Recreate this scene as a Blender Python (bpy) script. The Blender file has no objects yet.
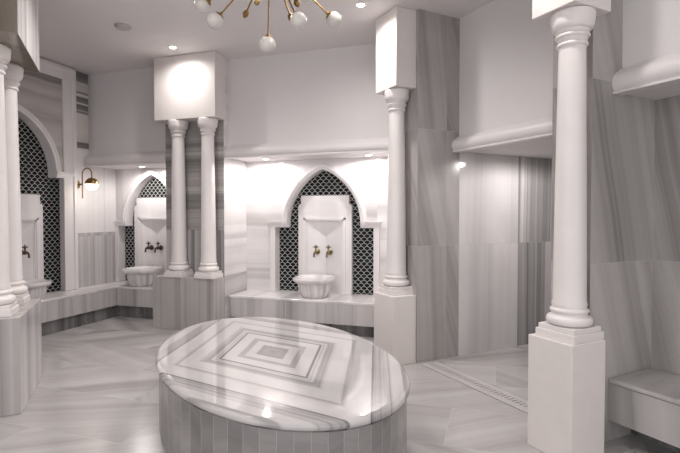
import bpy, bmesh, math, random
from mathutils import Matrix, Vector
random.seed(4)
SC = bpy.context.scene
COL = SC.collection
PI = math.pi
R2 = math.sqrt(2.0)
CEIL = 3.55

# ------------------------------------------------------------------ materials
class NT:
    """small helper for building node graphs from expressions"""
    def __init__(self, name):
        self.m = bpy.data.materials.new(name)
        self.m.use_nodes = True
        self.t = self.m.node_tree
        self.t.nodes.clear()
        self.out = self.t.nodes.new('ShaderNodeOutputMaterial')
        self.b = self.t.nodes.new('ShaderNodeBsdfPrincipled')
        self.t.links.new(self.b.outputs[0], self.out.inputs[0])
    def n(self, kind, **kw):
        nd = self.t.nodes.new(kind)
        for k, v in kw.items():
            setattr(nd, k, v)
        return nd
    def link(self, a, b):
        self.t.links.new(a, b)
    def put(self, sock, v):
        if isinstance(v, (int, float)):
            sock.default_value = v
        elif isinstance(v, (tuple, list)):
            sock.default_value = v
        else:
            self.link(v, sock)
    def mth(self, op, a, b=None, c=None):
        nd = self.n('ShaderNodeMath', operation=op)
        self.put(nd.inputs[0], a)
        if b is not None: self.put(nd.inputs[1], b)
        if c is not None: self.put(nd.inputs[2], c)
        return nd.outputs[0]
    def uv(self):
        nd = self.n('ShaderNodeUVMap', uv_map='UVMap')
        s = self.n('ShaderNodeSeparateXYZ')
        self.link(nd.outputs[0], s.inputs[0])
        return s.outputs[0], s.outputs[1]
    def vec(self, x, y, z=0.0):
        c = self.n('ShaderNodeCombineXYZ')
        self.put(c.inputs[0], x); self.put(c.inputs[1], y); self.put(c.inputs[2], z)
        return c.outputs[0]
    def white(self, x, y, z=0.0):
        w = self.n('ShaderNodeTexWhiteNoise', noise_dimensions='3D')
        self.link(self.vec(x, y, z), w.inputs['Vector'])
        return w.outputs['Value']
    def noise1(self, w, scale, detail=4.0, rough=0.6):
        nd = self.n('ShaderNodeTexNoise', noise_dimensions='1D')
        self.put(nd.inputs['W'], w)
        nd.inputs['Scale'].default_value = scale
        nd.inputs['Detail'].default_value = detail
        nd.inputs['Roughness'].default_value = rough
        return nd.outputs['Fac']
    def noise(self, v, scale, detail=3.0, rough=0.55):
        nd = self.n('ShaderNodeTexNoise')
        self.put(nd.inputs['Vector'], v)
        nd.inputs['Scale'].default_value = scale
        nd.inputs['Detail'].default_value = detail
        nd.inputs['Roughness'].default_value = rough
        return nd.outputs['Fac']
    def ramp(self, fac, stops, interp='LINEAR'):
        nd = self.n('ShaderNodeValToRGB')
        cr = nd.color_ramp
        cr.interpolation = interp
        while len(cr.elements) < len(stops):
            cr.elements.new(0.5)
        for e, (p, c) in zip(cr.elements, stops):
            e.position = p
            e.color = (c[0], c[1], c[2], 1.0)
        self.put(nd.inputs[0], fac)
        return nd.outputs[0]
    def mix(self, fac, a, b, mode='MIX'):
        nd = self.n('ShaderNodeMix', data_type='RGBA', blend_type=mode)
        self.put(nd.inputs[0], fac)
        self.put(nd.inputs[6], a if not isinstance(a, tuple) else (*a[:3], 1.0))
        self.put(nd.inputs[7], b if not isinstance(b, tuple) else (*b[:3], 1.0))
        return nd.outputs[2]
    def rough(self, v): self.put(self.b.inputs['Roughness'], v)
    def color(self, c):
        self.put(self.b.inputs['Base Color'], c if not isinstance(c, tuple) else (*c[:3], 1.0))

def plain(name, c, rough=0.5, metal=0.0, mottle=0.04, scale=6.0):
    k = NT(name)
    g = k.n('ShaderNodeNewGeometry')
    f = k.noise(g.outputs['Position'], scale, 3.0)
    a = tuple(x * (1 - mottle) for x in c); b = tuple(min(1, x * (1 + mottle)) for x in c)
    k.color(k.ramp(f, [(0.3, a), (0.7, b)]))
    k.rough(rough)
    k.b.inputs['Metallic'].default_value = metal
    return k.m

def gl(v, warm=0.0):
    """a slightly warm grey of linear value v"""
    return (v * 1.0, v * (0.962 - warm * 0.8), v * (0.968 - 1.8 * warm))

def stone(name, stops, freq=6.0, horiz=False, tile=None, off=(0, 0), bond=0.0, slant=0.0, wob=0.02,
          wobs=1.5, rough=0.12, var=0.12, grout=None, gw=0.0016, seed=0.0, sbias=0.5, detail=6.0, nrough=0.62, cloud=0.10):
    """striped marble: 1-D banded veins across u (or v), optional slabs with their own veins"""
    k = NT(name)
    u, v = k.uv()
    if tile:
        tv = k.mth('DIVIDE', k.mth('ADD', v, off[1]), tile[1])
        iv = k.mth('FLOOR', tv)
        tu = k.mth('ADD', k.mth('DIVIDE', k.mth('ADD', u, off[0]), tile[0]), k.mth('MULTIPLY', iv, bond))
        iu = k.mth('FLOOR', tu)
        r1 = k.white(iu, iv, seed); r2 = k.white(iu, iv, seed + 5.3); r3 = k.white(iu, iv, seed + 9.1)
    else:
        r1 = r2 = r3 = 0.5
    s, o = (v, u) if horiz else (u, v)
    w = k.mth('MULTIPLY', k.mth('SUBTRACT', k.noise(k.vec(u, v, seed), wobs, 2.0), 0.5), wob * 2)
    S = k.mth('ADD', s, w)
    if tile:
        S = k.mth('ADD', S, k.mth('MULTIPLY', r1, 41.0))
        if slant:
            S = k.mth('ADD', S, k.mth('MULTIPLY', o, k.mth('MULTIPLY', k.mth('SUBTRACT', r2, sbias), 2 * slant)))
    else:
        S = k.mth('ADD', S, k.mth('MULTIPLY', o, slant))
    S = k.mth('ADD', S, seed)
    f = k.noise1(S, freq, detail, nrough)
    c = k.ramp(f, stops)
    cl = k.noise(k.vec(u, v, seed), 2.2, 4.0)
    c = k.mix(1.0, c, k.ramp(cl, [(0.3, (1 - cloud,) * 3), (0.7, (1.0, 1.0, 1.0))]), 'MULTIPLY')
    if tile:
        c = k.mix(1.0, c, k.ramp(r3, [(0.0, (1 - var,) * 3), (1.0, (1.0, 1.0, 1.0))]), 'MULTIPLY')
        fu = k.mth('FRACT', tu); fv = k.mth('FRACT', tv)
        du = k.mth('MULTIPLY', k.mth('MINIMUM', fu, k.mth('SUBTRACT', 1.0, fu)), tile[0])
        dv = k.mth('MULTIPLY', k.mth('MINIMUM', fv, k.mth('SUBTRACT', 1.0, fv)), tile[1])
        g = k.mth('LESS_THAN', k.mth('MINIMUM', du, dv), gw)
        c = k.mix(g, c, grout or gl(0.5))
    k.color(c)
    k.rough(k.mth('MULTIPLY_ADD', cl, 0.12, rough - 0.04))
    k.b.inputs['Specular IOR Level'].default_value = 0.5
    return k.m

M = {}
M['paint'] = plain('painted_plaster', gl(0.66), 0.62, mottle=0.01, scale=2)
M['ceil'] = plain('ceiling_paint', gl(0.72, 0.004), 0.7, mottle=0.01, scale=2)
M['mould'] = plain('moulding_plaster', gl(0.68, 0.006), 0.4, mottle=0.012)
M['lime'] = plain('cream_limestone', gl(0.70, 0.03), 0.42, mottle=0.02, scale=9)
M['colwhite'] = plain('column_white_stone', gl(0.72, 0.018), 0.36, mottle=0.02, scale=8)
W0, W1, W2 = gl(0.80), gl(0.72), gl(0.58)
M['white_v'] = stone('white_marble_vertical', [(0.34, W2), (0.47, W1), (0.62, W0)], 3.0, tile=(0.62, 1.19), off=(0.1, -0.05), wob=0.03, rough=0.16, var=0.06, grout=gl(0.62), seed=1.7)
M['white_h'] = stone('white_marble_horizontal', [(0.32, gl(0.56, .02)), (0.45, W1), (0.60, W0)], 2.6, horiz=True, tile=(1.1, 0.6), off=(0.35, 0.02), wob=0.02, rough=0.14, var=0.05, grout=gl(0.62), seed=4.1)
M['frame'] = stone('white_marble_plain', [(0.3, gl(0.68)), (0.6, gl(0.78))], 2.0, wob=0.05, rough=0.2, seed=8.8, cloud=0.04)
M['grey_v'] = stone('grey_striped_marble', [(0.30, gl(0.32)), (0.40, gl(0.43)), (0.50, gl(0.51)), (0.60, gl(0.58)), (0.70, gl(0.46))], 6.0, tile=(0.47, 1.19), wob=0.012, wobs=0.8, rough=0.2, var=0.14, grout=gl(0.40), seed=2.2)
M['bench_v'] = stone('bench_front_marble', [(0.30, gl(0.30, .01)), (0.40, gl(0.44, .01)), (0.50, gl(0.54)), (0.62, gl(0.60))], 3.6, tile=(0.96, 3.0), off=(0.3, 1.0), wob=0.02, rough=0.2, var=0.05, grout=gl(0.42), seed=5.2)
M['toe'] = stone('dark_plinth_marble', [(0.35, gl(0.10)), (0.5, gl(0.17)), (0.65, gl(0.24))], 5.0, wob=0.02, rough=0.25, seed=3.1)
M['bench_top'] = stone('bench_top_marble', [(0.32, gl(0.56)), (0.46, gl(0.70)), (0.6, gl(0.78))], 2.6, wob=0.05, rough=0.1, seed=7.4)
M['band_h'] = stone('banded_brown_marble', [(0.30, gl(0.18, .03)), (0.40, gl(0.28, .025)), (0.50, gl(0.38, .02)), (0.58, gl(0.32, .02)), (0.68, gl(0.50, .02))], 4.2, horiz=True, wob=0.02, wobs=0.9, rough=0.14, seed=6.3)
def strip_mat():
    k = NT('cream_and_dark_banded_strip')
    u, v = k.uv()
    v2 = k.mth('ADD', v, k.mth('MULTIPLY', k.mth('SUBTRACT', k.noise(k.vec(u, v), 3.0), 0.5), 0.02))
    f = k.mth('SUBTRACT', v2, 2.4)
    C = gl(0.66, .04); C2 = gl(0.56, .04); D = gl(0.15, .02); D2 = gl(0.24, .02)
    st = [(0, C), (0.05, C), (0.06, D2), (0.14, D), (0.15, C2), (0.30, C), (0.555, C), (0.565, D2), (0.585, D2), (0.595, C2), (0.61, D2), (0.68, D), (0.69, C), (0.705, C), (0.715, D2), (0.79, D), (0.80, C), (0.835, C), (0.84, D2), (0.86, D2), (0.87, C2), (1.0, C2), (1.01, D2), (1.09, D), (1.2, D)]
    k.color(k.ramp(k.mth('DIVIDE', f, 1.2), [(p / 1.2, c) for p, c in st])); k.rough(0.2)
    return k.m
M['band_strip'] = strip_mat()
M['pier_v'] = stone('pier_striped_marble', [(0.30, gl(0.17, .01)), (0.42, gl(0.28, .01)), (0.52, gl(0.40)), (0.64, gl(0.52))], 7.5, wob=0.012, rough=0.18, seed=9.9)
M['spandrel'] = stone('polished_spandrel_marble', [(0.34, gl(0.26, .04)), (0.42, gl(0.46, .04)), (0.55, gl(0.56, .035)), (0.66, gl(0.44, .04))], 1.8, horiz=True, wob=0.06, wobs=2.2, rough=0.08, seed=11.3)
M['wall_slant'] = stone('grey_slanted_marble_tiles', [(0.28, gl(0.22, .025)), (0.40, gl(0.33, .025)), (0.52, gl(0.41, .02)), (0.64, gl(0.48, .015)), (0.74, gl(0.39, .025))], 2.6, tile=(0.92, 1.185), off=(0.43, 0.0), slant=0.24, wob=0.035, wobs=0.9, rough=0.16, var=0.13, grout=gl(0.44), gw=0.0014, seed=2.9, sbias=0.05)
M['light_slant'] = stone('pale_striped_marble_tiles', [(0.24, gl(0.42)), (0.36, gl(0.60)), (0.50, gl(0.68)), (0.66, gl(0.74))], 1.8, tile=(0.92, 1.185), off=(0.43, 0.0), slant=0.04, wob=0.02, wobs=0.8, rough=0.06, var=0.10, grout=gl(0.5), gw=0.0014, seed=3.3)
M['dark_slant'] = stone('dark_striped_marble_tiles', [(0.32, gl(0.17)), (0.44, gl(0.27)), (0.54, gl(0.38)), (0.68, gl(0.58))], 6.0, tile=(0.92, 1.185), off=(0.43, 0.0), slant=0.03, wob=0.025, wobs=0.8, rough=0.14, var=0.10, grout=gl(0.42), gw=0.0014, seed=6.6)
M['bench_r'] = stone('right_bench_marble', [(0.30, gl(0.24, .01)), (0.40, gl(0.40, .01)), (0.52, gl(0.47, .008)), (0.70, gl(0.52, .005))], 1.6, wob=0.05, slant=0.12, rough=0.2, seed=41.0)
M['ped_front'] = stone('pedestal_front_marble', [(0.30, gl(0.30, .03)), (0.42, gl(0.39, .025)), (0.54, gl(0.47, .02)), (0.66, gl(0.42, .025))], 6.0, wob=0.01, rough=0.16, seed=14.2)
M['ped_lit_side'] = stone('pedestal_lit_side_marble', [(0.30, gl(0.42)), (0.45, gl(0.55)), (0.6, gl(0.66))], 6.0, wob=0.015, rough=0.14, seed=15.7)  # paler than the front: light on this face is put into the colour
M['side_h'] = stone('niche_dado_marble', [(0.30, gl(0.34)), (0.45, gl(0.48)), (0.6, gl(0.58))], 4.0, horiz=True, slant=-0.10, wob=0.04, rough=0.16, seed=17.1)
M['flute'] = stone('pale_streaked_marble', [(0.30, gl(0.50)), (0.45, gl(0.66)), (0.6, gl(0.80))], 8.0, wob=0.005, rough=0.22, seed=18.3, detail=3)
M['brown_block'] = stone('brown_polished_marble', [(0.3, gl(0.16, .16)), (0.5, gl(0.23, .16)), (0.7, gl(0.28, .15))], 3.0, wob=0.08, rough=0.12, seed=19.3)
M['basin'] = stone('basin_veined_marble', [(0.30, gl(0.40)), (0.40, gl(0.60)), (0.52, gl(0.72)), (0.66, gl(0.80))], 10.0, wob=0.05, wobs=5.0, rough=0.2, seed=21.0)
M['floor'] = stone('floor_marble_tiles', [(0.28, gl(0.33, .01)), (0.40, gl(0.43, .01)), (0.52, gl(0.49, .008)), (0.68, gl(0.55, .006))], 2.4, horiz=True, tile=(1.24, 0.63), off=(0.5, 0.0), bond=0.37, slant=1.1, wob=0.10, wobs=1.0, rough=0.2, var=0.15, grout=gl(0.50), gw=0.0018, seed=5.9, detail=7)
M['brass'] = plain('aged_brass', (0.27, 0.17, 0.065), 0.32, 1.0, 0.12, 20)
M['tapbrass'] = plain('brass_tap_metal', (0.22, 0.17, 0.10), 0.33, 1.0, 0.25, 30)
M['bronze'] = plain('dark_bronze', (0.10, 0.065, 0.05), 0.35, 1.0, 0.2, 30)
M['opal'] = plain('opal_glass', (0.60, 0.57, 0.54), 0.12, 0.0, 0.01)
M['plastic'] = plain('white_plastic', (0.46, 0.44, 0.43), 0.5, 0.0, 0.01)
M['trimwhite'] = plain('downlight_trim_white', (0.8, 0.78, 0.76), 0.4, 0.0, 0.01)
M['drain'] = plain('drain_grate_stone', gl(0.48, .01), 0.35, 0.0, 0.03)
M['void'] = plain('drain_trough_dark', (0.03, 0.028, 0.026), 0.7, 0.0, 0.1)

def emit(name, c, s):
    k = NT(name)
    k.color((0.9, 0.88, 0.85)); k.rough(0.3)
    k.b.inputs['Emission Color'].default_value = (*c, 1)
    k.b.inputs['Emission Strength'].default_value = s
    return k.m
M['lens'] = emit('lit_downlight_lens', (1.0, 0.93, 0.86), 14.0)
M['globe_lit'] = emit('lit_opal_glass', (1.0, 0.93, 0.85), 1.3)

def scale_tiles():
    k = NT('fish_scale_tiles')
    u, v = k.uv()
    w = 0.083; h = w / 2; R = w / 2
    tv = k.mth('DIVIDE', v, h); row = k.mth('FLOOR', tv); fy = k.mth('MULTIPLY', k.mth('FRACT', tv), h)
    par = k.mth('MULTIPLY', k.mth('MODULO', k.mth('ABSOLUTE', row), 2.0), 0.5)
    xu = k.mth('DIVIDE', u, w)
    def lx(ofs):
        f = k.mth('FRACT', k.mth('ADD', xu, ofs))
        return k.mth('MULTIPLY', k.mth('SUBTRACT', f, 0.5), w)
    xa = lx(par); xb = lx(k.mth('ADD', par, 0.5))
    da = k.mth('SQRT', k.mth('ADD', k.mth('MULTIPLY', xa, xa), k.mth('MULTIPLY', fy, fy)))
    yb = k.mth('ADD', fy, h)
    db = k.mth('SQRT', k.mth('ADD', k.mth('MULTIPLY', xb, xb), k.mth('MULTIPLY', yb, yb)))
    e = k.mth('MINIMUM', k.mth('ABSOLUTE', k.mth('SUBTRACT', da, R)), k.mth('ABSOLUTE', k.mth('SUBTRACT', db, R)))
    g = k.mth('LESS_THAN', e, 0.0026)
    base = k.ramp(k.white(k.mth('FLOOR', xu), row), [(0.0, (0.002, 0.003, 0.003)), (0.8, (0.004, 0.009, 0.008)), (1.0, (0.008, 0.03, 0.024))])
    k.color(k.mix(g, base, gl(0.62)))
    k.rough(k.mth('MULTIPLY_ADD', g, 0.3, 0.3)); k.b.inputs['Specular IOR Level'].default_value = 0.15
    return k.m
M['scales'] = scale_tiles()

def table_top_mat():
    """marble inlay laid in nested rhombi; UV = (short axis, long axis) metres from the centre"""
    k = NT('nested_rhombus_marble')
    u, v = k.uv()
    wv = k.mth('MULTIPLY', k.mth('SUBTRACT', k.noise(k.vec(u, v), 1.6, 2.0), 0.5), 0.03)
    au = k.mth('MULTIPLY', k.mth('ABSOLUTE', u), 1.64); av = k.mth('ABSOLUTE', v)
    r = k.mth('ADD', k.mth('ADD', au, av), wv)
    q = k.mth('ADD', k.mth('GREATER_THAN', u, 0.0), k.mth('MULTIPLY', k.mth('GREATER_THAN', v, 0.0), 2.0))
    L = gl(0.54); Mi = gl(0.48); G = gl(0.28); Dk = gl(0.16); Lg = gl(0.34)
    st = [(0.0, G), (0.10, gl(0.36)), (0.20, G), (0.215, L), (0.34, L), (0.35, Lg), (0.43, Lg), (0.445, L), (0.61, L), (0.625, Dk),
          (0.645, Dk), (0.66, L), (0.69, Lg), (0.71, L), (0.745, Lg), (0.75, G), (0.85, gl(0.44)), (0.865, L), (1.08, L), (1.11, Lg),
          (1.16, gl(0.50)), (1.175, L), (1.40, L), (1.41, Dk), (1.425, Lg), (1.60, gl(0.46)), (1.62, L), (1.76, L), (1.77, Lg), (1.80, Lg), (1.83, L), (2.2, Mi)]
    # a colour ramp holds at most 32 stops
    c = k.ramp(k.mth('DIVIDE', r, 2.2), [(p / 2.2, cc) for p, cc in st])
    f = k.noise1(k.mth('ADD', r, k.mth('MULTIPLY', q, 7.3)), 26.0, 3.0, 0.7)
    fine = k.ramp(f, [(0.34, (0.62,) * 3), (0.47, (0.92,) * 3), (0.58, (1.0,) * 3)])
    # the fine veins sit in the grey strips
    inband = k.ramp(k.mth('DIVIDE', r, 2.2), [(0.0, (0.5,) * 3), (0.09, (0.5,) * 3), (0.10, (0.1,) * 3), (0.33, (0.1,) * 3), (0.34, (0.8,) * 3), (0.39, (0.8,) * 3), (0.40, (0.1,) * 3), (0.63, (0.1,) * 3), (0.64, (1.0,) * 3), (0.74, (1.0,) * 3), (0.75, (0.1,) * 3)])
    sep = k.n('ShaderNodeSeparateColor'); k.link(inband, sep.inputs[0])
    c = k.mix(sep.outputs[0], c, k.mix(1.0, c, fine, 'MULTIPLY'))
    cl = k.noise(k.vec(u, v), 2.5, 4.0)
    c = k.mix(1.0, c, k.ramp(cl, [(0.3, (0.88,) * 3), (0.65, (1.0,) * 3)]), 'MULTIPLY')
    k.color(c); k.rough(0.05)
    return k.m
M['table_top'] = table_top_mat()
M['stave'] = stone('table_side_staves', [(0.3, gl(0.22, .015)), (0.5, gl(0.30, .012)), (0.7, gl(0.37, .01))], 2.5, horiz=True, tile=(0.105, 5.0), off=(0.0, 2.0), slant=0.6, wob=0.1, rough=0.2, var=0.30, grout=gl(0.44), gw=0.0012, seed=30.3)

# ------------------------------------------------------------------ mesh helpers
class MB:
    def __init__(self):
        self.bm = bmesh.new()
    def face(self, vs, mi=0):
        try:
            f = self.bm.faces.new(vs); f.material_index = mi; return f
        except ValueError:
            return None
    def box(self, x0, x1, y0, y1, z0, z1, mi=0):
        return self.prism([(x0, y0), (x1, y0), (x1, y1), (x0, y1)], z0, z1, mi)
    def prism(self, pts, z0, z1, mi=0, top=None):
        """pts counter-clockwise in xy; top: other outline for the upper ring; mi may be a list per side"""
        n = len(pts); tp = top or pts
        a = [self.bm.verts.new((p[0], p[1], z0)) for p in pts]
        b = [self.bm.verts.new((p[0], p[1], z1)) for p in tp]
        mm = mi if isinstance(mi, (list, tuple)) else [mi] * n
        for i in range(n):
            j = (i + 1) % n
            self.face([a[i], a[j], b[j], b[i]], mm[i])
        self.face(a[::-1], mm[0]); self.face(b, mm[0])
        return self
    def rings(self, rings, mi=0, cap0=True, cap1=True):
        vs = [[self.bm.verts.new(p) for p in r] for r in rings]
        for r0, r1 in zip(vs, vs[1:]):
            n = len(r0)
            for i in range(n):
                j = (i + 1) % n
                self.face([r0[i], r0[j], r1[j], r1[i]], mi)
        if cap0: self.face(vs[0][::-1], mi)
        if cap1: self.face(vs[-1], mi)
        return self
    def lathe(self, prof, c=(0, 0, 0), seg=40, mi=0, mat=None):
        """prof: (radius, z) from bottom to top, around z"""
        rs = []
        for r, z in prof:
            ring = [Vector((r * math.cos(2 * PI * i / seg), r * math.sin(2 * PI * i / seg), z)) for i in range(seg)]
            if mat: ring = [mat @ p for p in ring]
            rs.append([p + Vector(c) for p in ring])
        return self.rings(rs, mi)
    def tube(self, path, r, seg=10, mi=0):
        P = [Vector(p) for p in path]
        rs = []
        up = Vector((0, 0, 1))
        prev = None
        for i, p in enumerate(P):
            t = (P[min(i + 1, len(P) - 1)] - P[max(i - 1, 0)]).normalized()
            if prev is None:
                a = t.cross(up)
                if a.length < 1e-4: a = t.cross(Vector((1, 0, 0)))
            else:
                a = prev - t * prev.dot(t)
            a.normalize(); prev = a
            b = t.cross(a)
            rr = r[i] if isinstance(r, (list, tuple)) else r
            rs.append([p + (a * math.cos(2 * PI * k / seg) + b * math.sin(2 * PI * k / seg)) * rr for k in range(seg)])
        return self.rings(rs, mi)
    def ball(self, c, r, seg=28, a0=-90, a1=90, mi=0, mat=None):
        n = 14
        prof = []
        for i in range(n + 1):
            t = math.radians(a0 + (a1 - a0) * i / n)
            prof.append((max(r * math.cos(t), 1e-4), r * math.sin(t)))
        return self.lathe(prof, c, seg, mi, mat)
    def sweep_closed(self, loops, mi=0):
        """loops: list of profile point lists along a path"""
        return self.rings(loops, mi)
    def build(self, name, mats, parent=None, smooth=False, bevel=0.0, kind=None, uvoff=(0, 0), loc=None, rz=None, uvfun=None, angle=35):
        bm = self.bm
        bmesh.ops.remove_doubles(bm, verts=bm.verts, dist=1e-5)
        bmesh.ops.recalc_face_normals(bm, faces=bm.faces)
        uvl = bm.loops.layers.uv.new('UVMap')
        for f in bm.faces:
            n = f.normal
            f.smooth = smooth
            if abs(n.z) > 0.75:
                tx = None
            else:
                tx = Vector((-n.y, n.x, 0)).normalized()
            for l in f.loops:
                p = l.vert.co
                if uvfun: l[uvl].uv = uvfun(p, n)
                elif tx is None: l[uvl].uv = (p.x + uvoff[0], p.y + uvoff[1])
                else: l[uvl].uv = (p.dot(tx) + uvoff[0], p.z + uvoff[1])
        me = bpy.data.meshes.new(name)
        bm.to_mesh(me); bm.free()
        for m in (mats if isinstance(mats, (list, tuple)) else [mats]):
            me.materials.append(M[m])
        if smooth:
            me.set_sharp_from_angle(angle=math.radians(angle))
        o = bpy.data.objects.new(name, me)
        COL.objects.link(o)
        if parent: o.parent = parent
        if loc: o.location = loc
        if rz is not None: o.rotation_euler = (0, 0, rz)
        if bevel:
            b = o.modifiers.new('bevel', 'BEVEL'); b.width = bevel; b.segments = 3; b.limit_method = 'ANGLE'; b.angle_limit = math.radians(40)
            b.harden_normals = False
        if kind: o['kind'] = kind
        return o

def tag(o, label, cat, group=None):
    o['label'] = label; o['category'] = cat
    if group: o['group'] = group
    return o
def thing(name, loc, rz, label, cat, group=None):
    o = bpy.data.objects.new(name, None)
    COL.objects.link(o)
    o.empty_display_size = 0.1
    o.location = loc; o.rotation_euler = (0, 0, rz)
    return tag(o, label, cat, group)
def children(o): return [c for c in bpy.data.objects if c.parent == o]
def copy_tree(o, parent=None):
    c = o.copy(); COL.objects.link(c); c.parent = parent
    for ch in children(o): copy_tree(ch, c)
    return c
def pt(S, D): return ((S - D) / 2.0, (S + D) / 2.0)
def sd(pts): return [pt(*p) for p in pts]
def ccw(p):
    a = sum(p[i][0] * p[(i + 1) % len(p)][1] - p[(i + 1) % len(p)][0] * p[i][1] for i in range(len(p)))
    return p if a > 0 else p[::-1]
ROTR = -PI / 4      # local frame of the right-hand side: x to the right along it, y into it

# ------------------------------------------------------------------ room shell
XL, YB = -5.62, 6.10
XB = -5.69                      # left wall of the corner bay, set back a little
# XL, YB: left wall face, back wall face
fl = MB(); fl.box(-7.0, 5.0, -3.0, 8.5, -0.08, 0.0); fl.build('floor', 'floor', kind='structure')
cl = MB(); cl.box(-7.0, 5.0, -3.0, 8.5, CEIL, CEIL + 0.1); cl.build('ceiling', 'ceil', kind='structure')

def arch_curve(w, zs, h, n=16, grow=0.0):
    """pointed arch from right spring over the apex to left spring; grow offsets outward"""
    R = (h * h + w * w) / (2 * w); c = R - w
    Rg = R + grow
    a1 = math.acos(c / Rg)
    right = [(-c + Rg * math.cos(a1 * i / n), zs + Rg * math.sin(a1 * i / n)) for i in range(n + 1)]
    return right + [(-x, z) for x, z in right[:-1]][::-1]

AW, AH = 0.53, 0.745            # arch half width and rise
def opening(zi, zb=0.455, pw=0.72, g=0.012):
    """outline of the recess: wide legs, narrower pointed head springing at zi+0.04"""
    zs = zi + 0.04
    arc = arch_curve(AW, zs, AH, 16, g)
    zq = zi + 0.02
    return [(pw, zb), (pw, zq)] + [(AW + g, zq)] + arc + [(-AW - g, zq), (-pw, zq), (-pw, zb)]

def wall_with_arch(name, mat, x0, x1, z1, hole, depth, loc, rz, zb=0.455, **kw):
    """a wall slab in local xz with the arched recess cut through; y 0..depth"""
    mb = MB(); bm = mb.bm
    outer = [(x0, zb), (x0, z1), (x1, z1), (x1, zb)]
    loop = outer + hole          # the foot of the opening breaks the wall's lower edge: one outline
    for y in (0.0, depth):
        vs = [bm.verts.new((p[0], y, p[1])) for p in loop]
        ed = [bm.edges.new((vs[i], vs[(i + 1) % len(vs)])) for i in range(len(vs))]
        bmesh.ops.triangle_fill(bm, use_beauty=True, use_dissolve=False, edges=ed)
    n = len(loop)
    bm.verts.ensure_lookup_table()
    for i in range(n):
        j = (i + 1) % n
        mb.face([bm.verts[i], bm.verts[j], bm.verts[n + j], bm.verts[n + i]])
    return mb.build(name, mat, kind='structure', loc=loc, rz=rz, **kw)

# back wall (two recessed arched bays), each bay its own slab
SXL = 0.90                      # the corner arch is a little narrower
CX1, CX0, CYL = -2.222, -5.0, 4.42
BZC = 0.43                      # height of the middle bench
wall_with_arch('wall_back', 'white_h', -3.385 - CX1, -1.06 - CX1, 2.6, opening(1.33, BZC), 0.14, (CX1, YB, 0), 0, BZC)
wall_with_arch('wall_back_left', 'white_v', XB - CX0, -4.29 - CX0, 2.6, [(x * SXL, z) for x, z in opening(1.33)], 0.14, (CX0, YB, 0), 0)
b = MB(); b.box(-5.9, -1.0, YB + 0.14, YB + 0.3, 0, CEIL); b.build('wall_back_core', 'frame', kind='structure')
# left wall: banded slab with the arched recess, plain bay beyond it
wall_with_arch('wall_left', 'spandrel', 3.30 - CYL, 5.285 - CYL, CEIL, opening(2.0), 0.14, (XL, CYL, 0), PI / 2)
b = MB(); b.box(XL - 0.3, XL - 0.14, -3.0, 6.4, 0, CEIL); b.build('wall_left_core', 'frame', kind='structure')
b = MB(); b.box(XB - 0.14, XB, 5.285, 6.24, 2.46, CEIL); b.build('wall_left_strip', 'band_strip', kind='structure')
b = MB(); b.box(XB - 0.14, XB, 5.285, 6.24, 1.24, 2.46); b.build('wall_left_upper', 'white_v', kind='structure', uvoff=(0.25, 0.0))
b = MB(); b.box(XB - 0.14, XB, 5.285, 6.24, 0.0, 1.24)
b.build('wall_left_lower', 'grey_v', kind='structure', uvoff=(0.05, 0.0))
b = MB(); b.box(XL - 0.14, XL, -3.0, 3.30, 0, CEIL); b.build('wall_left_near', 'spandrel', kind='structure')
# white pilaster frame round the left arch
b = MB()
for y0, y1 in ((5.07, 5.285), (3.555, 3.77)):
    b.box(XL, XL + 0.025, y0, y1, 0.46, 3.34)
    b.box(XL, XL + 0.04, y0 + 0.15, y0 + 0.195, 0.46, 3.34)
b.box(XL, XL + 0.025, 3.555, 5.285, 3.34, CEIL - 0.03)
b.box(XL, XL + 0.04, 3.60, 5.24, 3.46, 3.50)
b.build('trim_1', 'frame', kind='structure', bevel=0.004)

# centre-left pier: banded front, white sides
b = MB()
pp = [(-4.29, 5.51), (-3.385, 5.51), (-3.385, 6.25), (-4.29, 6.25)]
b.prism(pp, 0.0, 0.70, [0, 3, 0, 2]); b.prism(pp, 0.70, 1.30, [0, 2, 0, 2]); b.prism(pp, 1.30, CEIL, [1, 2, 1, 2])
b.build('wall_pier_back', ['pier_v', 'band_h', 'white_h', 'side_h'], kind='structure')

# right-hand pier one with the long slanted-vein wall behind it
b = MB()
b.prism(ccw([pt(4.08, 5.58), pt(4.84, 5.58), pt(4.84, 6.20), pt(4.08, 6.20)]), 0, CEIL)
b.build('wall_pier_right', 'wall_slant', kind='structure', uvoff=(0.0, 0.0))
b = MB(); b.prism(ccw([pt(4.84, 5.58), pt(6.06, 5.58), pt(6.06, 5.9), pt(4.84, 5.9)]), 0, 2.4)
b.build('wall_right_pale', 'light_slant', kind='structure')
b = MB(); b.prism(ccw([pt(6.06, 5.58), pt(7.75, 5.58), pt(7.75, 5.9), pt(6.06, 5.9)]), 0, 2.4)
b.build('wall_right_dark', 'dark_slant', kind='structure')
b = MB(); b.prism(ccw([pt(7.55, 3.1), pt(7.75, 3.1), pt(7.75, 5.58), pt(7.55, 5.58)]), 0, 2.4)
b.build('wall_right_end', 'light_slant', kind='structure')
b = MB(); b.prism(ccw([(-1.06, 5.14), (-0.95, 5.25), (-0.95, 6.24), (-1.06, 6.24)]), 0, CEIL)
b.build('wall_back_return', 'white_h', kind='structure')
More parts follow.
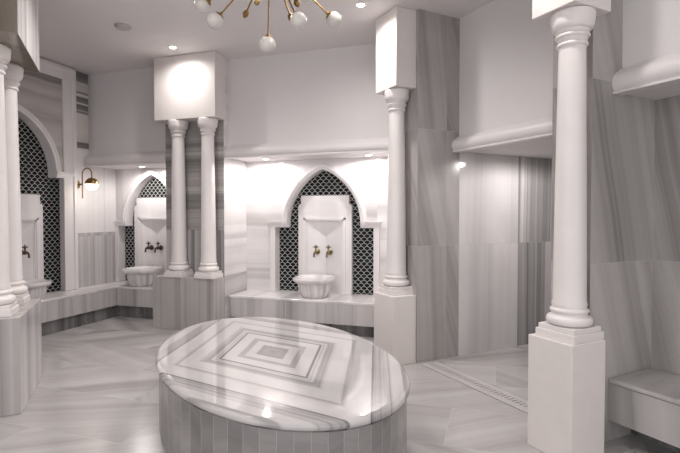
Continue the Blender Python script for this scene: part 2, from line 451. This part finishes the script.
# nearer pier and the near right bay
b = MB(); b.prism(ccw([pt(3.98, 2.83), pt(4.93, 2.83), pt(4.93, 3.25), pt(3.98, 3.25)]), 0, CEIL)
b.build('wall_pier_near', 'wall_slant', kind='structure', uvoff=(0.61, 0.0))
b = MB(); b.prism(ccw([pt(4.93, 2.95), pt(7.75, 2.95), pt(7.75, 3.25), pt(4.93, 3.25)]), 0, CEIL)
b.build('wall_right_inner', 'wall_slant', kind='structure')
b = MB(); b.prism(ccw([pt(4.93, -3.2), pt(5.10, -3.2), pt(5.10, 2.95), pt(4.93, 2.95)]), 0, CEIL)
b.build('wall_right_near', 'wall_slant', kind='structure', uvoff=(0.2, 0.0))

# overhanging upper walls with a bulging cornice
CORN = [(0.0, 0.0), (0.095, 0.0), (0.095, 0.012), (0.080, 0.022), (0.094, 0.035), (0.103, 0.060), (0.103, 0.085), (0.092, 0.118),
        (0.068, 0.142), (0.040, 0.155), (0.034, 0.166), (0.018, 0.176), (0.0, 0.180)]
def bulkhead(name, trim, loc, rz, x0, x1, y0, y1, z0, corn=True, s=1.0):
    """local: x along the wall, y into it; cornice along the foot of the front face"""
    mb = MB(); mb.box(x0, x1, y0, y1, z0, CEIL)
    mb.build(name, 'paint', kind='structure', loc=loc, rz=rz)
    c = MB()
    c.sweep_closed([[(x, y0 - p * s, z0 - 0.012 + z * s) for p, z in CORN] for x in (x0, x1)])
    c.build(trim, 'mould', kind='structure', smooth=True, loc=loc, rz=rz)
bulkhead('wall_upper_back', 'trim_2', (0, 0, 0), 0, -3.385, -1.06, 5.63, 6.22, 2.255)
bulkhead('wall_upper_left', 'trim_3', (0, 0, 0), 0, XB, -4.29, 5.585, 6.22, 2.215)
def rl(S, D): return -D / R2, S / R2      # local coordinates of the right-hand frame
bulkhead('wall_upper_right', 'trim_4', (0, 0, 0), ROTR, -5.58 / R2, -3.25 / R2, 4.83 / R2, 7.6 / R2, 2.165, s=0.95)
bulkhead('wall_upper_near', 'trim_5', (0, 0, 0), ROTR, -2.83 / R2, 1.5 / R2, 4.40 / R2, 4.93 / R2, 2.30)
# dropped oval in the ceiling above the platform
b = MB()
cxy = pt(1.6, 4.7)
ov = []
for i in range(96):
    t = 2 * PI * i / 96
    s_, d_ = 1.25 * math.sin(t), 1.75 * math.cos(t)
    ov.append(pt(1.6 + s_ * R2, 4.7 + d_ * R2))
b.prism(ccw(ov), CEIL - 0.02, CEIL)
b.build('ceiling_oval', 'ceil', kind='structure')

# ------------------------------------------------------------------ benches
t = thing('marble_bench', (0, 0, 0), 0, 'grey-veined marble bench under the middle arch, behind the oval platform', 'bench')
b = MB(); b.box(-3.383, -1.062, 5.61, YB + 0.125, 0.40, BZC); b.build('seat_slab', 'bench_top', t, bevel=0.006)
b = MB(); b.box(-3.383, -1.062, 5.614, 5.67, 0.145, 0.40); b.build('front_panel', 'bench_v', t, uvoff=(0.35, 0))
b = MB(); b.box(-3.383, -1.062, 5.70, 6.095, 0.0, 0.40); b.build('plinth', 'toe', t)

t = thing('marble_bench', (0, 0, 0), 0, 'L-shaped marble bench along the left wall and into the corner behind the twin columns', 'bench')
hw = 0.70 * SXL
Lp = [(XL + 0.002, 2.2), (-5.28, 2.2), (-5.28, 5.66), (-4.322, 5.66), (-4.322, YB - 0.002), (CX0 + hw, YB - 0.002), (CX0 + hw, YB + 0.124), (CX0 - hw, YB + 0.124), (CX0 - hw, YB - 0.002),
      (XB + 0.002, YB - 0.002), (XB + 0.002, 5.29), (XL + 0.002, 5.29), (XL + 0.002, CYL + 0.70), (XL - 0.124, CYL + 0.70), (XL - 0.124, CYL - 0.70), (XL + 0.002, CYL - 0.70)]
b = MB(); b.prism(Lp, 0.425, 0.455); b.build('seat_slab', 'bench_top', t, bevel=0.005)
Lq = [(XL + 0.02, 2.2), (-5.285, 2.2), (-5.285, 5.665), (-4.32, 5.665), (-4.32, 6.08), (XL + 0.02, 6.08)]
b = MB(); b.prism(Lq, 0.175, 0.425); b.build('front_panel', 'bench_v', t)
Lr = [(XL + 0.02, 2.2), (-5.33, 2.2), (-5.33, 5.71), (-4.32, 5.71), (-4.32, 6.08), (XL + 0.02, 6.08)]
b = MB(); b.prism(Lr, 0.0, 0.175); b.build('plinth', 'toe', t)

t = thing('marble_bench', (0, 0, 0), ROTR, 'grey marble bench at the right edge beside the nearest column pedestal', 'bench')
x0, x1 = -2.83 / R2, 2.0 / R2
y0, y1 = 4.25 / R2, 4.93 / R2
b = MB(); b.box(x0, x1, y0, y1, 0.39, 0.425); b.build('seat_slab', 'bench_r', t, bevel=0.012)
b = MB(); b.box(x0, x1, y0 + 0.004, y0 + 0.05, 0.145, 0.39); b.build('front_panel', 'bench_r', t, uvoff=(0.55, 0))
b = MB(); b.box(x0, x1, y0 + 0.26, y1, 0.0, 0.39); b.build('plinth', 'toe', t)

# ------------------------------------------------------------------ arched fountain bays
def arch_bay(loc, rz, zi, label, slab_label, zb=0.455, sx=1.0):
    t = thing('arch_surround', loc, rz, label, 'arch', 'arched fountain surrounds')
    t.scale = (sx, 1, 1)
    zs = zi + 0.04
    # stepped moulding round the pointed head
    prof = [(0.0, 0.13), (0.0, -0.03), (0.010, -0.036), (0.030, -0.036), (0.034, -0.048), (0.056, -0.048), (0.060, -0.034), (0.075, -0.028), (0.080, -0.012), (0.085, 0.0), (0.06, 0.13)]
    rings = []
    outs = [arch_curve(AW, zs, AH, 18, g) for g, _ in prof]
    for i in range(len(outs[0])):
        rings.append([(outs[k][i][0], prof[k][1], outs[k][i][1]) for k in range(len(prof))])
    b = MB(); b.rings(rings); b.build('arch_moulding', 'frame', t, smooth=True, angle=30)
    for s in (-1, 1):
        b = MB()
        xa, xb = sorted((s * 0.705, s * 0.785))
        b.box(xa, xb, -0.022, 0.13, zb + 0.001, zi)
        b.build('post', 'frame', t, bevel=0.003)
        b = MB()
        def rect(z, xi, xo, yf):
            xa, xb = sorted((s * xi, s * xo))
            return [(xa, yf, z), (xb, yf, z), (xb, 0.13, z), (xa, 0.13, z)]
        b.rings([rect(zi, 0.53, 0.79, -0.022), rect(zi + 0.025, 0.53, 0.793, -0.028), rect(zi + 0.06, 0.53, 0.805, -0.045), rect(zi + 0.085, 0.53, 0.81, -0.05)])
        b.build('impost', 'frame', t, bevel=0.002)
    b = MB()
    o = opening(zi, zb + 0.001, 0.715, 0.008)
    vf = [b.bm.verts.new((x, 0.126, z)) for x, z in o]; vb = [b.bm.verts.new((x, 0.139, z)) for x, z in o]
    for vs in (vf, vb):
        ed = [b.bm.edges.new((vs[i], vs[(i + 1) % len(vs)])) for i in range(len(vs))]
        bmesh.ops.triangle_fill(b.bm, use_beauty=True, edges=ed)
    for i in range(len(vf)):
        j = (i + 1) % len(vf); b.face([vf[i], vf[j], vb[j], vb[i]])
    p = b.build('tile_panel', 'scales', t)
    p['label'] = 'black and green fish-scale tiles with white joints'
    # carved marble back slab with notched shoulders
    k = thing('fountain_backboard', loc, rz, slab_label, 'marble panel', 'carved backboards behind the taps')
    b = MB()
    zt, zn = 1.765, 1.645
    out = [(-0.385, zb + 0.001), (0.385, zb + 0.001), (0.385, zn - 0.02), (0.37, zn), (0.345, zn), (0.345, zt), (-0.345, zt), (-0.345, zn), (-0.37, zn), (-0.385, zn - 0.02)]
    wi, zf = 0.245, 1.40
    hole = [(-wi, zb + 0.001), (-wi, zf), (wi, zf), (wi, zb + 0.001)]
    fr, bk = 0.055, 0.126
    loop = [out[0]] + hole + out[1:]
    vf = [b.bm.verts.new((x, fr, z)) for x, z in loop]; vb = [b.bm.verts.new((x, bk, z)) for x, z in loop]
    for vs in (vf, vb):
        ed = [b.bm.edges.new((vs[i], vs[(i + 1) % len(vs)])) for i in range(len(vs))]
        bmesh.ops.triangle_fill(b.bm, use_beauty=True, edges=ed)
    for i in range(len(vf)):
        j = (i + 1) % len(vf); b.face([vf[i], vf[j], vb[j], vb[i]])
    b.build('backboard_slab', 'frame', k)
    # hollowed centre: a hipped hood at the top running into two shallow slopes that meet in the middle
    b = MB()
    T = lambda x, y, z: b.bm.verts.new((x, y, z))
    a0, a1 = T(-wi, fr + 0.006, zf), T(wi, fr + 0.006, zf)
    ap = T(0, 0.112, 1.20)
    l0, r0 = T(-wi, fr + 0.006, zb + 0.001), T(wi, fr + 0.006, zb + 0.001)
    m0 = T(0, 0.112, zb + 0.001)
    b.face([a0, a1, ap]); b.face([a0, ap, m0, l0]); b.face([a1, r0, m0, ap])
    c0, c1, d0, d1 = T(-wi, 0.125, zf), T(wi, 0.125, zf), T(-wi, 0.125, zb + 0.001), T(wi, 0.125, zb + 0.001)
    b.face([c0, d0, d1, c1]); b.face([a0, l0, d0, c0]); b.face([a1, c1, d1, r0]); b.face([a0, c0, c1, a1]); b.face([l0, m0, r0, d1, d0])
    b.build('hollowed_centre', 'frame', k)
    b = MB()
    z0 = zb + 0.001
    for (xa, xb, za, zc, yf) in ((-0.300, -0.275, z0, 1.460, 0.030), (0.275, 0.300, z0, 1.460, 0.030), (-0.300, 0.300, 1.435, 1.460, 0.030),
                                 (-0.275, -0.256, z0, 1.435, 0.043), (0.256, 0.275, z0, 1.435, 0.043), (-0.275, 0.275, 1.416, 1.435, 0.043)):
        b.box(xa, xb, yf, 0.0545, za, zc)
    b.build('raised_border', 'frame', k)
    return t

arch_bay((CX1, YB, 0), 0, 1.33, 'white pointed arch with fish-scale tiles over the middle bench', 'carved white marble backboard with notched shoulders in the middle arch', BZC)
arch_bay((CX0, YB, 0), 0, 1.33, 'white pointed arch half hidden behind the twin columns, in the far left corner', 'carved marble backboard in the far corner arch behind the twin columns', sx=SXL)
arch_bay((XL, CYL, 0), PI / 2, 2.0, 'tall pointed arch on the left wall, cut off by the left columns', 'marble backboard in the left wall arch beside the left columns')

def basin(loc, rz, label, k=1.0):
    n = 64
    def rim(a, r):
        # square with rounded lobes and scooped corners
        c, s = math.cos(a), math.sin(a)
        sq = 1.0 / max(abs(c), abs(s))
        dg = abs(math.sin(2 * a)) ** 3
        return r * min(sq, 1.16) * (1 - 0.075 * dg)
    def flute(a, r, amt): return r * (1 + amt * abs(math.sin(9 * a)) - amt * 0.5)
    t = thing('wash_basin', loc, rz, label, 'basin', 'carved marble basins')
    t.scale = (k, k, 1.1 * k + 0.1 * (1 - k))
    rings = []
    for r, z, am in ((0.155, 0.0, 0.03), (0.168, 0.012, 0.05), (0.188, 0.045, 0.07), (0.205, 0.09, 0.07), (0.212, 0.135, 0.06), (0.213, 0.160, 0.02)):
        rings.append([(flute(2 * PI * i / n, r, am) * math.cos(2 * PI * i / n), flute(2 * PI * i / n, r, am) * math.sin(2 * PI * i / n), z) for i in range(n)])
    rr = []
    for r, z in ((0.222, 0.172), (0.240, 0.184), (0.252, 0.190), (0.258, 0.205), (0.258, 0.228), (0.252, 0.236), (0.212, 0.236), (0.203, 0.228)):
        rr.append([(rim(2 * PI * i / n, r) * math.cos(2 * PI * i / n), rim(2 * PI * i / n, r) * math.sin(2 * PI * i / n), z) for i in range(n)])
    inner = []
    for r, z in ((0.195, 0.20), (0.18, 0.14), (0.14, 0.075), (0.06, 0.05)):
        inner.append([(r * math.cos(2 * PI * i / n), r * math.sin(2 * PI * i / n), z) for i in range(n)])
    b = MB(); b.rings(rings + [rr[0]], cap1=False)
    b.build('bowl', 'basin', t, smooth=True, angle=50, uvfun=lambda p, n: (math.atan2(p.y, p.x) * 0.30, p.z))
    b = MB(); b.rings(rr + inner, cap0=False); b.build('rim', 'bench_top', t, smooth=True, angle=50, uvfun=lambda p, n: (0.9 * (p.x + 0.3 * p.y) + 0.1, p.z))
    return t
basin((CX1 - 0.035, 5.862, BZC), 0, 'scalloped marble basin on the bench under the middle arch')
basin((CX0 + 0.01, 5.862, 0.455), 0, 'marble basin on the corner bench behind the twin columns')
basin((XL + 0.166, CYL + 0.0, 0.455), PI / 2, 'marble basin on the left wall bench beside the left columns', 0.85)

def tap(loc, rz, label, mat):
    t = thing('wall_tap', loc, rz, label, 'tap', 'brass taps above the basins')
    t.scale = (1.15, 1.1, 1.15)
    ry = Matrix.Rotation(PI / 2, 3, 'X')       # lathe axis -> -y (out of the wall)
    b = MB(); b.lathe([(0.030, 0.0), (0.034, 0.004), (0.034, 0.010), (0.026, 0.016), (0.018, 0.022)], (0, 0, 0), 28, 0, ry); b.build('flange', mat, t, smooth=True)
    b = MB(); b.lathe([(0.013, 0.02), (0.014, 0.045), (0.020, 0.055), (0.022, 0.07), (0.020, 0.085), (0.012, 0.092)], (0, 0, 0), 24, 0, ry); b.build('body', mat, t, smooth=True)
    b = MB(); b.tube([(0, -0.085, 0), (0, -0.105, 0.002), (0, -0.122, -0.006), (0, -0.130, -0.024), (0, -0.131, -0.045), (0, -0.131, -0.055)], [0.012, 0.011, 0.011, 0.011, 0.012, 0.014], 14); b.build('spout', mat, t, smooth=True)
    b = MB(); b.lathe([(0.009, 0.015), (0.008, 0.04), (0.012, 0.045), (0.012, 0.052), (0.007, 0.058)], (0, -0.07, 0), 18); b.build('stem', mat, t, smooth=True)
    b = MB()
    for a in range(4):
        c, s = math.cos(a * PI / 2), math.sin(a * PI / 2)
        b.tube([(0.004 * c, -0.07 + 0.004 * s, 0.06), (0.016 * c, -0.07 + 0.016 * s, 0.062), (0.028 * c, -0.07 + 0.028 * s, 0.062), (0.033 * c, -0.07 + 0.033 * s, 0.062)], [0.006, 0.005, 0.009, 0.004], 10)
    b.lathe([(0.009, 0.053), (0.010, 0.062), (0.006, 0.072), (0.009, 0.080), (0.003, 0.088)], (0, -0.07, 0), 14)
    b.build('handle', mat, t, smooth=True)
    return t
TZ = 0.995
tap((CX1 - 0.112, YB + 0.088, TZ), 0, 'brass tap over the middle basin, the left one', 'tapbrass')
tap((CX1 + 0.070, YB + 0.088, TZ), 0, 'brass tap over the middle basin, the right one', 'tapbrass')
tap((CX0 - 0.088, YB + 0.088, TZ), 0, 'dark bronze tap over the far corner basin, the left one', 'bronze')
tap((CX0 + 0.088, YB + 0.088, TZ), 0, 'dark bronze tap over the far corner basin, next to the pier', 'bronze')
tap((XL - 0.088, CYL + 0.088, TZ + 0.03), PI / 2, 'dark bronze tap on the left wall beside the left columns', 'bronze')

# ------------------------------------------------------------------ pedestals, columns and hanging blocks
def column(loc, rz, label, z0, z1, k=1.0, rb=0.108, rt=0.087):
    t = thing('column', (loc[0], loc[1], z0), rz, label, 'column')
    H = z1 - z0
    b = MB()
    q = 0.141 * k
    b.box(-q, q, -q, q, 0.0, 0.050); q2 = 0.129 * k
    b.box(-q2, q2, -q2, q2, 0.050, 0.082)
    b.build('plinth', 'colwhite', t, bevel=0.004)
    def torus(zc, r0, h, out, n=8):
        return [(r0 + out * math.sqrt(max(0, 1 - (2 * (i / n) - 1) ** 2)), zc - h / 2 + h * i / n) for i in range(n + 1)]
    b = MB()
    prof = [(0.02, 0.082), (rb + 0.008, 0.082)] + torus(0.114, rb + 0.012, 0.062, 0.026 * k) + [(rb + 0.010, 0.150), (rb + 0.004, 0.160)] + torus(0.175, rb + 0.004, 0.030, 0.013 * k) + [(rb + 0.003, 0.196), (rb, 0.214), (0.02, 0.214)]
    b.lathe(prof, seg=56); b.build('base_rings', 'colwhite', t, smooth=True, angle=45)
    b = MB()
    n = 12; sh0, sh1 = 0.21, H - 0.21
    prof = [(rb + 0.006, sh0), (rb, sh0 + 0.03)]
    for i in range(1, n + 1):
        u = i / n
        prof.append((rb + (rt - rb) * (u ** 1.25), sh0 + 0.03 + (sh1 - sh0 - 0.03) * u))
    b.lathe(prof, seg=56); b.build('shaft', 'colwhite', t, smooth=True, angle=50)
    b = MB()
    c0 = H - 0.215
    prof = [(rt - 0.01, c0), (rt + 0.003, c0)] + torus(c0 + 0.014, rt + 0.002, 0.026, 0.010) + [(rt + 0.006, c0 + 0.03), (rt + 0.009, c0 + 0.052)] \
        + torus(c0 + 0.066, rt + 0.010, 0.026, 0.013) + [(rt + 0.016, c0 + 0.083), (rt + 0.020, c0 + 0.100)] \
        + [(rt + 0.020 + 0.028 * k * math.sin(PI / 2 * i / 8), c0 + 0.100 + 0.060 * (1 - math.cos(PI / 2 * i / 8))) for i in range(9)] \
        + [(rt + 0.050 * k, c0 + 0.175), (rt + 0.052 * k, c0 + 0.195), (rt + 0.050 * k, c0 + 0.208), (rt + 0.044 * k, c0 + 0.213), (0.02, c0 + 0.2135)]
    b.lathe(prof, seg=56); b.build('capital', 'colwhite', t, smooth=True, angle=60)
    return t
BZ = 2.76
BZP = 2.735
# centre-left twin columns
t = tag(MB().box(-4.32, -3.385, 5.262, 5.508, 0.0, 0.69).build('pedestal', 'ped_front', bevel=0.004, uvoff=(0.3, 0)), 'grey striped marble pedestal under the twin columns left of the middle arch', 'pedestal')
column((-3.985, 5.375), 0, 'white column, left one of the pair on the striped pedestal', 0.69, BZP, 0.95, 0.096, 0.079)
column((-3.535, 5.375), 0, 'white column, right one of the pair on the striped pedestal', 0.69, BZP, 0.95, 0.096, 0.079)
tag(MB().box(-4.27, -3.355, 5.262, 5.508, BZP, CEIL - 0.002).build('hanging_block', 'lime', bevel=0.004), 'cream stone block at the ceiling above the twin columns, lit by a spot', 'block')
# single columns on the right-hand side
def sblock(name, mat, S0, S1, D0, D1, z0, z1, label, cat, bev=0.005):
    xa, xb = -D1 / R2, -D0 / R2
    ya, yb = S0 / R2, S1 / R2
    cx, cy = (xa + xb) / 2, (ya + yb) / 2
    o = MB().box(xa - cx, xb - cx, ya - cy, yb - cy, 0, z1 - z0).build(name, mat, bevel=bev)
    c, s = math.cos(ROTR), math.sin(ROTR)
    o.location = (c * cx - s * cy, s * cx + c * cy, z0); o.rotation_euler = (0, 0, ROTR)
    return tag(o, label, cat)
sblock('pedestal', 'lime', 3.685, 4.078, 5.60, 6.12, 0, 0.69, 'plain cream pedestal of the single column behind the oval platform', 'pedestal')
column(pt(3.92, 5.875), ROTR, 'white column standing alone between the middle arch and the striped wall', 0.69, 2.775, 0.97, 0.100, 0.078)
sblock('hanging_block', 'lime', 3.745, 4.14, 5.63, 6.18, 2.775, CEIL - 0.002, 'cream block at the ceiling above the column right of the middle arch', 'block')
sblock('pedestal', 'lime', 3.54, 3.978, 2.67, 3.13, 0, 0.725, 'plain cream pedestal nearest the camera, beside the right bench', 'pedestal')
column(pt(3.785, 2.890), ROTR, 'large white column in the right foreground', 0.725, BZ, 1.0, 0.0985, 0.079)
sblock('hanging_block', 'lime', 3.57, 4.05, 2.71, 3.15, BZ, CEIL - 0.002, 'cream block at the ceiling above the right foreground column', 'block')
# left foreground pier: its face looks towards the platform
LR = 3 * PI / 4
def lbox(p0, p1, dep, z0, z1):
    """a block whose face runs from p0 to p1 and which reaches back by dep"""
    b = MB()
    p0 = Vector(p0); p1 = Vector(p1); n_ = (p1 - p0).normalized(); n_ = Vector((-n_.y, n_.x)) * dep
    p = ccw([tuple(p0), tuple(p1), tuple(p1 + n_), tuple(p0 + n_)])
    b.prism(p, z0, z1)
    b.bm.normal_update()
    bmesh.ops.recalc_face_normals(b.bm, faces=b.bm.faces)
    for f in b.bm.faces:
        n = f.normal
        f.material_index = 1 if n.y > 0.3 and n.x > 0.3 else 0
    return b
tag(lbox((-3.39, 2.665), (-3.975, 3.335), 1.3, 0, 0.732).build('pedestal', ['ped_front', 'ped_lit_side'], bevel=0.005), 'striped marble pedestal at the left edge carrying the left columns', 'pedestal')
tag(lbox((-3.245, 2.57), (-3.925, 3.312), 1.3, 2.79, CEIL - 0.002).build('hanging_block', ['brown_block', 'flute'], bevel=0.004), 'brown and pale streaked marble block at the ceiling, upper left corner', 'block')
b = lbox((-3.72, 2.53), (-4.22, 3.12), 0.9, 0.732, 2.79); b.build('wall_pier_left', ['pier_v', 'pier_v'], kind='structure')
column((-3.67, 2.68), LR - 0.06, 'white column at the left edge, the nearer one', 0.732, 2.79, 0.97, 0.102, 0.084)
column((-4.03, 3.07), LR - 0.06, 'white column at the left edge, the farther one beside the tall arch', 0.732, 2.79, 0.97, 0.102, 0.084)

# ------------------------------------------------------------------ oval heated platform
TS, TD, TA, TB, TZ1 = 1.63, 4.74, 1.315, 0.80, 0.495
cx, cy = pt(TS, TD)
t = thing('heated_platform', (cx, cy, 0), ROTR, 'oval marble platform with nested rhombus inlay in the middle of the floor', 'platform')
# local: x runs along -D (the long axis), y along S
def ell(g, z, n=128):
    return [((TA + g) * math.cos(2 * PI * i / n), (TB + g) * math.sin(2 * PI * i / n), z) for i in range(n)]
b = MB()
rs = [ell(-0.03, 0.450), ell(-0.008, 0.451)]
for i in range(9):
    a = -PI / 2 + PI * i / 8
    rs.append(ell(-0.024 + 0.024 * math.cos(a), 0.473 + 0.022 * math.sin(a)))
rs += [ell(-0.05, TZ1)]
b.rings(rs)
b.build('top_slab', 'table_top', t, smooth=True, uvfun=lambda p, n: (p.y, p.x), angle=50)
b = MB()
n = 128
b.rings([ell(-0.022, 0.0), ell(-0.022, 0.451)])
arc = {}
def side_uv(p, nrm):
    a = math.atan2(p.y / TB, p.x / TA)
    return (a * 1.06, p.z)
o = b.build('side_cladding', 'stave', t, smooth=True, uvfun=side_uv, angle=30)
o['label'] = 'upright grey marble staves'

# ------------------------------------------------------------------ floor drains
def drain(S0, S1, D0, D1, label):
    xa, xb = -D1 / R2, -D0 / R2; ya, yb = S0 / R2, S1 / R2
    t = thing('floor_drain', (0, 0, 0), ROTR, label, 'drain')
    b = MB(); b.box(xa, xb, ya, yb, 0.0, 0.002); b.build('trough', 'void', t)
    b = MB(); z0, z1 = 0.002, 0.006
    w = yb - ya
    ra, rb_ = ya + 0.36 * w, ya + 0.72 * w
    b.box(xa, xb, ya, ra, z0, z1); b.box(xa, xb, rb_, yb, z0, z1)
    x = xa
    while x < xb - 0.01:
        b.box(x, min(x + 0.030, xb), ra, rb_, z0, z1); x += 0.040
    b.build('grate', 'drain', t)
drain(4.09, 4.36, 3.30, 5.50, 'slotted floor drain running from the far column to the near pedestal')
drain(4.09, 4.36, 0.2, 2.62, 'slotted floor drain under the right bench')

# ------------------------------------------------------------------ lamps
def spot(loc, power, angle=100, blend=0.7, col=(1.0, 0.955, 0.918), r=0.03, tilt=None):
    l = bpy.data.lights.new('downlight_beam', 'SPOT')
    l.energy = power; l.spot_size = math.radians(angle); l.spot_blend = blend; l.color = col; l.shadow_soft_size = r
    o = bpy.data.objects.new('downlight_beam', l); COL.objects.link(o); o.location = loc
    if tilt: o.rotation_euler = tilt
    return o
def downlight(x, y, z, label, power, group, r=0.045, **kw):
    t = thing('ceiling_downlight', (x, y, z), 0, label, 'downlight', group)
    b = MB(); b.lathe([(r * 0.80, -0.001), (r * 0.82, -0.006), (r * 1.18, -0.006), (r * 1.25, -0.003), (r * 1.25, 0.0)], seg=36); b.build('trim_ring', 'trimwhite', t, smooth=True)
    b = MB(); b.lathe([(0.001, -0.0085), (r * 0.55, -0.0080), (r * 0.80, -0.0062), (r * 0.80, -0.002)], seg=36); b.build('lens', 'lens', t, smooth=True)
    spot((x, y, z - 0.02), power, **kw)
    return t
CG = 'recessed spots in the ceiling'
NG = 'recessed spots in the niche soffits'
downlight(-3.77, 4.99, CEIL, 'round recessed spot in front of the block over the twin columns', 30, CG, angle=165, blend=1.0)
downlight(-1.27, 4.56, CEIL - 0.0, 'round recessed spot beside the block right of the middle arch', 48, CG, angle=165, blend=1.0)
downlight(-2.95, 5.85, 2.255, 'recessed spot in the soffit left of the middle arch', 17, NG, angle=178, blend=0.3)
downlight(-1.52, 5.86, 2.255, 'recessed spot in the soffit right of the middle arch', 17, NG, angle=178, blend=0.3)
downlight(-4.97, 5.84, 2.215, 'recessed spot in the soffit over the far corner arch', 18, NG, angle=176, blend=0.5)
p = pt(5.87, 4.45); downlight(p[0], p[1], 2.165, 'recessed spot in the soffit of the striped right bay', 32, NG, angle=178, blend=0.3)
p = pt(4.66, 0.6); downlight(p[0], p[1], 2.30, 'recessed spot in the soffit above the right bench', 8, NG, angle=130)
for x, y, pw in ((0.12, 2.95, 34), (-3.05, 3.35, 60), (-1.55, 1.7, 70), (-0.9, 3.3, 50), (-2.15, 3.6, 60)):  # unseen spots: first ones light the side blocks, the rest added as fill
    downlight(x, y, CEIL, 'unseen recessed spot over the open floor, placed to light the room', pw, CG, angle=150, blend=1.0)

# brass wall sconce
t = thing('wall_sconce', (XB, 5.355, 1.935), PI / 2, 'brass arched wall lamp with a half-brass globe on the left wall', 'wall lamp')
rx = Matrix.Rotation(PI / 2, 3, 'X')
b = MB(); b.lathe([(0.055, 0.0), (0.058, 0.004), (0.058, 0.014), (0.05, 0.020), (0.012, 0.022), (0.012, 0.11)], (0, 0, 0), 32, 0, rx); b.build('wall_plate', 'brass', t, smooth=True)
b = MB()
path = [(0, -0.11, -0.20), (0, -0.11, 0.0), (0, -0.11, 0.14)] + [(0, -0.195 + 0.085 * math.cos(PI * i / 16), 0.14 + 0.085 * math.sin(PI * i / 16)) for i in range(1, 16)] + [(0, -0.28, 0.14), (0, -0.28, 0.088)]
b.tube(path, 0.009, 12); b.build('arm', 'brass', t, smooth=True)
b = MB(); b.ball((0, -0.28, 0), 0.088, 32, -90, 3); b.build('globe', 'globe_lit', t, smooth=True)
b = MB(); b.ball((0, -0.28, 0), 0.091, 32, 0, 88); b.build('globe_cap', 'brass', t, smooth=True)
pl = bpy.data.lights.new('sconce_glow', 'POINT'); pl.energy = 0.7; pl.color = (1, 0.86, 0.7); pl.shadow_soft_size = 0.08
po = bpy.data.objects.new('sconce_glow', pl); COL.objects.link(po); po.location = (XL + 0.21, 5.345, 1.78)

# brass chandelier with opal globes
HC = Vector((-1.55, 3.15, 3.335))
t = thing('chandelier', HC, 0, 'brass chandelier of radiating rods with white opal globes above the platform', 'chandelier')
b = MB(); b.lathe([(0.085, CEIL - 0.021 - HC.z), (0.085, CEIL - 0.04 - HC.z), (0.06, CEIL - 0.052 - HC.z), (0.012, CEIL - 0.055 - HC.z)][::-1], seg=36); b.build('canopy', 'brass', t, smooth=True)
b = MB(); b.tube([(0, 0, 0.03), (0, 0, CEIL - 0.05 - HC.z)], 0.010, 14); b.build('stem', 'brass', t, smooth=True)
b = MB(); b.ball((0, 0, 0), 0.06, 32); b.build('hub', 'brass', t, smooth=True)
arms = [(-0.02, 0.0, -0.61), (0.27, -0.12, -0.522), (0.385, 0.289, -0.373), (-0.354, -0.156, -0.458), (-0.52, -0.06, -0.285),
        (0.56, -0.18, 0.03), (-0.30, 0.52, 0.10), (0.10, -0.58, 0.02), (-0.44, -0.42, 0.04), (0.45, 0.38, 0.02), (0.02, 0.60, 0.0), (-0.58, 0.15, 0.02), (0.50, -0.32, 0.06)]
def zrot(d): return Vector((0, 0, 1)).rotation_difference(d).to_matrix()
for d in arms:
    d = Vector(d); L = d.length; u = d / L; rm = zrot(u)
    b = MB(); b.tube([u * 0.04, u * (L - 0.06)], 0.0058, 12); a = b.build('arm', 'brass', t, smooth=True)
    b = MB(); b.lathe([(0.006, L - 0.080), (0.010, L - 0.072), (0.012, L - 0.062), (0.030, L - 0.056), (0.036, L - 0.046), (0.036, L - 0.042), (0.010, L - 0.04)], (0, 0, 0), 28, 0, rm); b.build('globe_holder', 'brass', a, smooth=True)
    b = MB(); b.ball(u * L, 0.0575, 32); b.build('globe', 'opal', a, smooth=True)
for d in ((-0.097, -0.181, -0.456), (0.034, -0.264, -0.423), (0.187, -0.056, -0.47), (0.261, -0.123, -0.408), (-0.1, -0.45, -0.10)):
    d = Vector(d); L = d.length; u = d / L; rm = zrot(u)
    b = MB(); b.tube([u * 0.04, u * (L - 0.03)], 0.006, 12); a = b.build('short_arm', 'brass', t, smooth=True)
    b = MB(); b.lathe([(0.006, L - 0.035), (0.016, L - 0.026), (0.021, L - 0.008), (0.019, L + 0.008), (0.011, L + 0.016), (0.012, L + 0.022), (0.004, L + 0.03)], (0, 0, 0), 24, 0, rm); b.build('finial', 'brass', a, smooth=True)

# smoke detector
t = thing('smoke_detector', (-3.864, 4.274, CEIL), 0, 'small round white smoke detector on the ceiling, upper left', 'smoke detector')
b = MB(); b.lathe([(0.088, 0.0), (0.088, -0.010), (0.082, -0.012)][::-1], seg=36); b.build('mounting_base', 'plastic', t, smooth=True)
b = MB(); b.lathe([(0.001, -0.034), (0.05, -0.033), (0.070, -0.028), (0.078, -0.012)], seg=36); b.build('sensor_cap', 'plastic', t, smooth=True)

# ------------------------------------------------------------------ added fill light, camera
w = bpy.data.worlds.new('ambient_fill'); SC.world = w; w.use_nodes = True  # even world light added as fill, entering by the open rear end
w.node_tree.nodes['Background'].inputs[0].default_value = (1.0, 0.982, 0.978, 1)
w.node_tree.nodes['Background'].inputs[1].default_value = 1.2

cam = bpy.data.cameras.new('camera'); co = bpy.data.objects.new('camera', cam); COL.objects.link(co)
cam.sensor_fit = 'HORIZONTAL'; cam.sensor_width = 36.0; cam.lens = 36.0 * 480.0 / 680.0
co.location = (0, 0, 1.5)
co.rotation_euler = (PI / 2 - math.atan(11.5 / 480.0), 0, math.radians(18))
cam.clip_start = 0.05
SC.camera = co
vs = SC.view_settings
vs.view_transform = 'Standard'; vs.look = 'None'; vs.gamma = 1.0; vs.use_curve_mapping = False
vs.exposure = 0.72
SC.cycles.max_bounces = 10
SC.cycles.diffuse_bounces = 6
SC.cycles.caustics_reflective = False
SC.cycles.caustics_refractive = False
SC.cycles.sample_clamp_indirect = 6.0
SC.cycles.use_denoising = True
